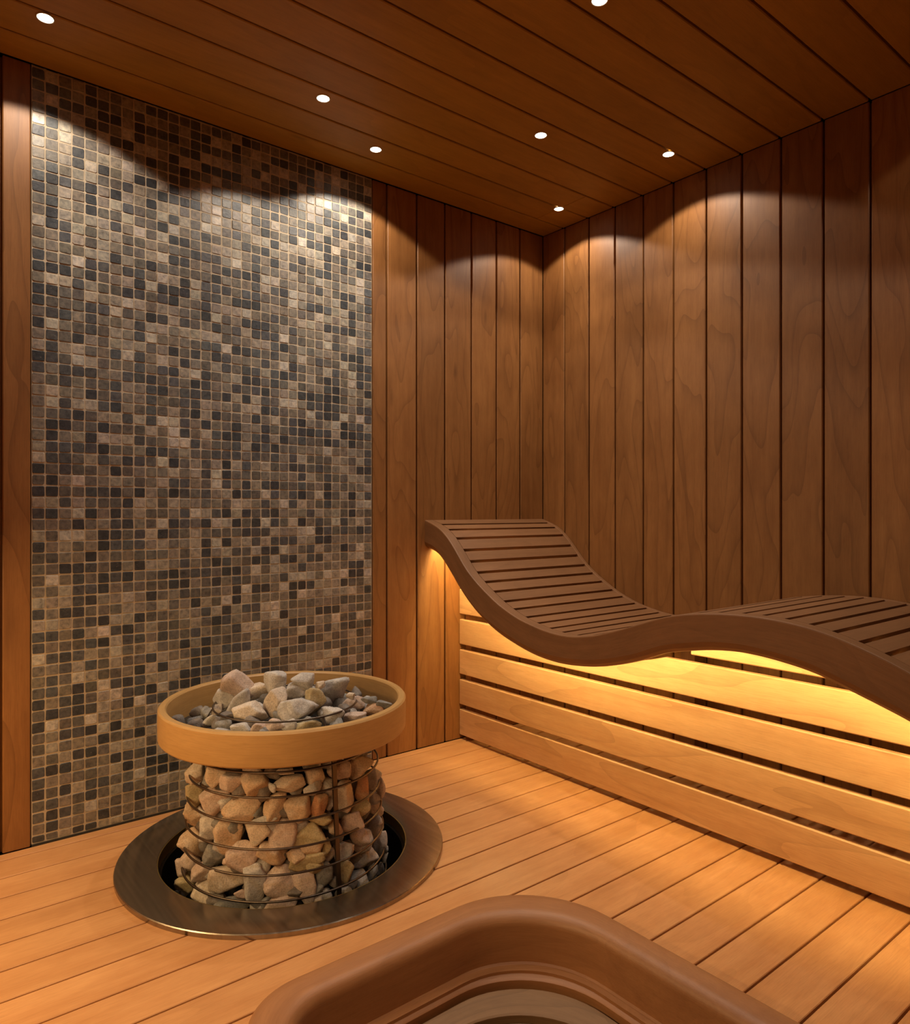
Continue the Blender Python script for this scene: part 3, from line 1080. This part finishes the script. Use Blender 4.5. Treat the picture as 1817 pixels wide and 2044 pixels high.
ROWS = [
    ('the row right under the wooden collar', [
        (478, 612, 112, 108, 'B', 20), (583, 620, 100, 118, 'T', -10), (664, 664, 118, 112, 'P', 10), (786, 668, 142, 148, 'T', 5), (868, 688, 40, 46, 'G', 0), (952, 672, 158, 112, 'B', -3),
        (930, 606, 90, 40, 'G', 0), (1080, 622, 92, 100, 'B', 8), (1072, 690, 92, 60, 'G', 15), (1205, 596, 116, 96, 'P', 12), (1298, 586, 136, 116, 'B', -20), (1378, 640, 84, 118, 'G', 10)]),
    ('the second row under the collar', [
        (482, 722, 96, 124, 'Y', 10), (584, 748, 148, 128, 'P', 15), (714, 790, 190, 138, 'T', 0), (880, 785, 112, 132, 'T', 0), (1004, 790, 138, 138, 'T', 10), (1102, 782, 74, 132, 'O', -15),
        (1214, 722, 140, 146, 'B', -10), (1318, 700, 74, 130, 'O', 8), (1372, 740, 90, 90, 'G', 0), (1415, 690, 46, 110, 'P', 5), (1302, 795, 120, 70, 'Y', 10), (1385, 790, 86, 76, 'B', 0)]),
    ('the third row under the collar', [
        (470, 828, 108, 96, 'T', -15), (548, 892, 96, 122, 'G', 10), (645, 920, 142, 168, 'T', 5), (796, 912, 130, 138, 'B', 0), (930, 915, 150, 146, 'P', -5), (1050, 918, 166, 106, 'Y', 12),
        (1108, 846, 112, 62, 'Y', -6), (1250, 862, 146, 96, 'P', 15), (1370, 880, 112, 132, 'G', 0), (1184, 890, 66, 86, 'T', 10), (830, 850, 120, 40, 'G', 0), (1305, 935, 90, 100, 'P', 20)]),
    ('the fourth row under the collar', [
        (487, 972, 150, 166, 'T', 20), (580, 1030, 120, 130, 'D', 15), (716, 1018, 158, 142, 'P', -3), (866, 1022, 152, 116, 'T', -10), (985, 1028, 90, 76, 'T', 20), (1052, 992, 160, 84, 'T', 8),
        (1046, 1056, 186, 72, 'Y', 10), (1140, 985, 50, 90, 'Y', 0), (1226, 1002, 106, 88, 'G', 0), (1318, 962, 108, 104, 'G', 20), (1328, 1040, 132, 116, 'G', 15), (1410, 970, 76, 130, 'G', 5), (645, 1055, 56, 46, 'P', 0)]),
    ('the fifth row under the collar', [
        (404, 1092, 50, 92, 'P', 0), (455, 1058, 100, 104, 'P', 10), (520, 1108, 112, 92, 'P', -8), (642, 1138, 184, 148, 'B', 0), (778, 1180, 118, 226, 'G', -3), (926, 1148, 200, 158, 'P', -8),
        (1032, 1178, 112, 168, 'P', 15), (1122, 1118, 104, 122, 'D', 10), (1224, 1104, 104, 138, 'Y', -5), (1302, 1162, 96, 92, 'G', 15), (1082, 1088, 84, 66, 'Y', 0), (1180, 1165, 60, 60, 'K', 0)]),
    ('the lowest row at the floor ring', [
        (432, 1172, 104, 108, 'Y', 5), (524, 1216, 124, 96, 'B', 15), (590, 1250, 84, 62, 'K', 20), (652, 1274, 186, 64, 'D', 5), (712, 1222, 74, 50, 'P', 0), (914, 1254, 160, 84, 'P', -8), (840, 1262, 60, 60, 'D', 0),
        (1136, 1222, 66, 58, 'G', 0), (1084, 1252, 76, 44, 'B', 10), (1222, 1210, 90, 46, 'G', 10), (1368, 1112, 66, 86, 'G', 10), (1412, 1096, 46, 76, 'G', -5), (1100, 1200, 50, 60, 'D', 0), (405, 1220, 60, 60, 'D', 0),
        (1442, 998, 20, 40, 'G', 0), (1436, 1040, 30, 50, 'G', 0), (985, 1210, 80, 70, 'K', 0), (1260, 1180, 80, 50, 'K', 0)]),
]
for rname, items in ROWS:
    order = sorted(range(len(items)), key=lambda i: items[i][0])
    rank = {i: k for k, i in enumerate(order)}
    for i, (x, y, w_, h_, c, rot) in enumerate(items):
        size = min(w_, h_) / 2.5236 / F_PX * 2.0
        p, t = hit_cage(*S1(x, y), min(.080, size * .95) / 2 + .009)
        big = max(w_, h_) > 100
        rank_i = rank[i]
        lab = '%s %s stone in %s, %s from the left' % ('big' if big else 'small', CNAME.get(c, 'shadow dark'), rname, ORD[rank_i] if rank_i < len(ORD) else 'last')
        put_stone(p, t, w_ * 1.05, h_ * 1.05, c, R(rot), lab, 'stones packed in the wire cage', depth=min(.080, size * .95), small=max(w_, h_) < 70)

# deeper stones seen through the gaps and all round the back of the cage
proto = {}
for c in 'GKDBP':
    for k in range(2):
        me = stone_mesh(.062, .05, .052, srng.uniform(-.5, .5), True); me.materials.append(STONE[c])
        proto[(c, k)] = me
fr = random.Random(8)
camdir = math.atan2(P0[1] - hc[1], P0[0] - hc[0])
cnt = 0
for li, z in enumerate(np.arange(-.10, .40, .05)):
    n = 18
    for k in range(n):
        a = 2 * math.pi * (k + .5 * (li % 2)) / n + fr.uniform(-.08, .08)
        front = math.cos(a - camdir) > -.3
        if not front: continue
        rr = (cage_r(min(z, .33)) - (.058 if front else .038))
        me = proto[(fr.choice('GKDK' if front else 'GDBP'), fr.randint(0, 1))]  # stones behind gaps get darker colours in place of shade
        o = bpy.data.objects.new('heater_stone', me); COL.objects.link(o)
        o.location = (hc[0] + rr * math.cos(a), hc[1] + rr * math.sin(a), z + fr.uniform(-.01, .01))
        o.rotation_euler = (fr.uniform(-.5, .5), fr.uniform(-.5, .5), a + fr.uniform(-.4, .4))
        s = fr.uniform(.85, 1.1); o.scale = (s, s, s)
        if front: tag(o, 'brownish grey stone deeper in the wire cage, seen through a gap between the front stones', 'stone', 'inner stones seen through gaps')
        else: tag(o, 'stone at the back of the wire cage, facing the mosaic wall', 'stone', 'stones at the back of the cage')
        cnt += 1
# bed of stones under the heap
for k in range(46):
    a = 2.399963 * k; q = .31 * math.sqrt((k + .5) / 46)
    me = proto[(fr.choice('GKD'), fr.randint(0, 1))]
    o = bpy.data.objects.new('heater_stone', me); COL.objects.link(o)
    z = .425 - 1.0 * q * q
    z = max(z, ZC0 + .03)
    o.location = (hc[0] + q * math.cos(a), hc[1] + q * math.sin(a), z)
    o.rotation_euler = (fr.uniform(-.5, .5), fr.uniform(-.5, .5), fr.uniform(0, 6))
    o.scale = (.85, .85, .85) if q > .25 else (1, 1, 1)
    tag(o, 'small dark stone bedded under the heap inside the wooden collar', 'stone', 'stones bedded inside the collar')
print('fillers', cnt)
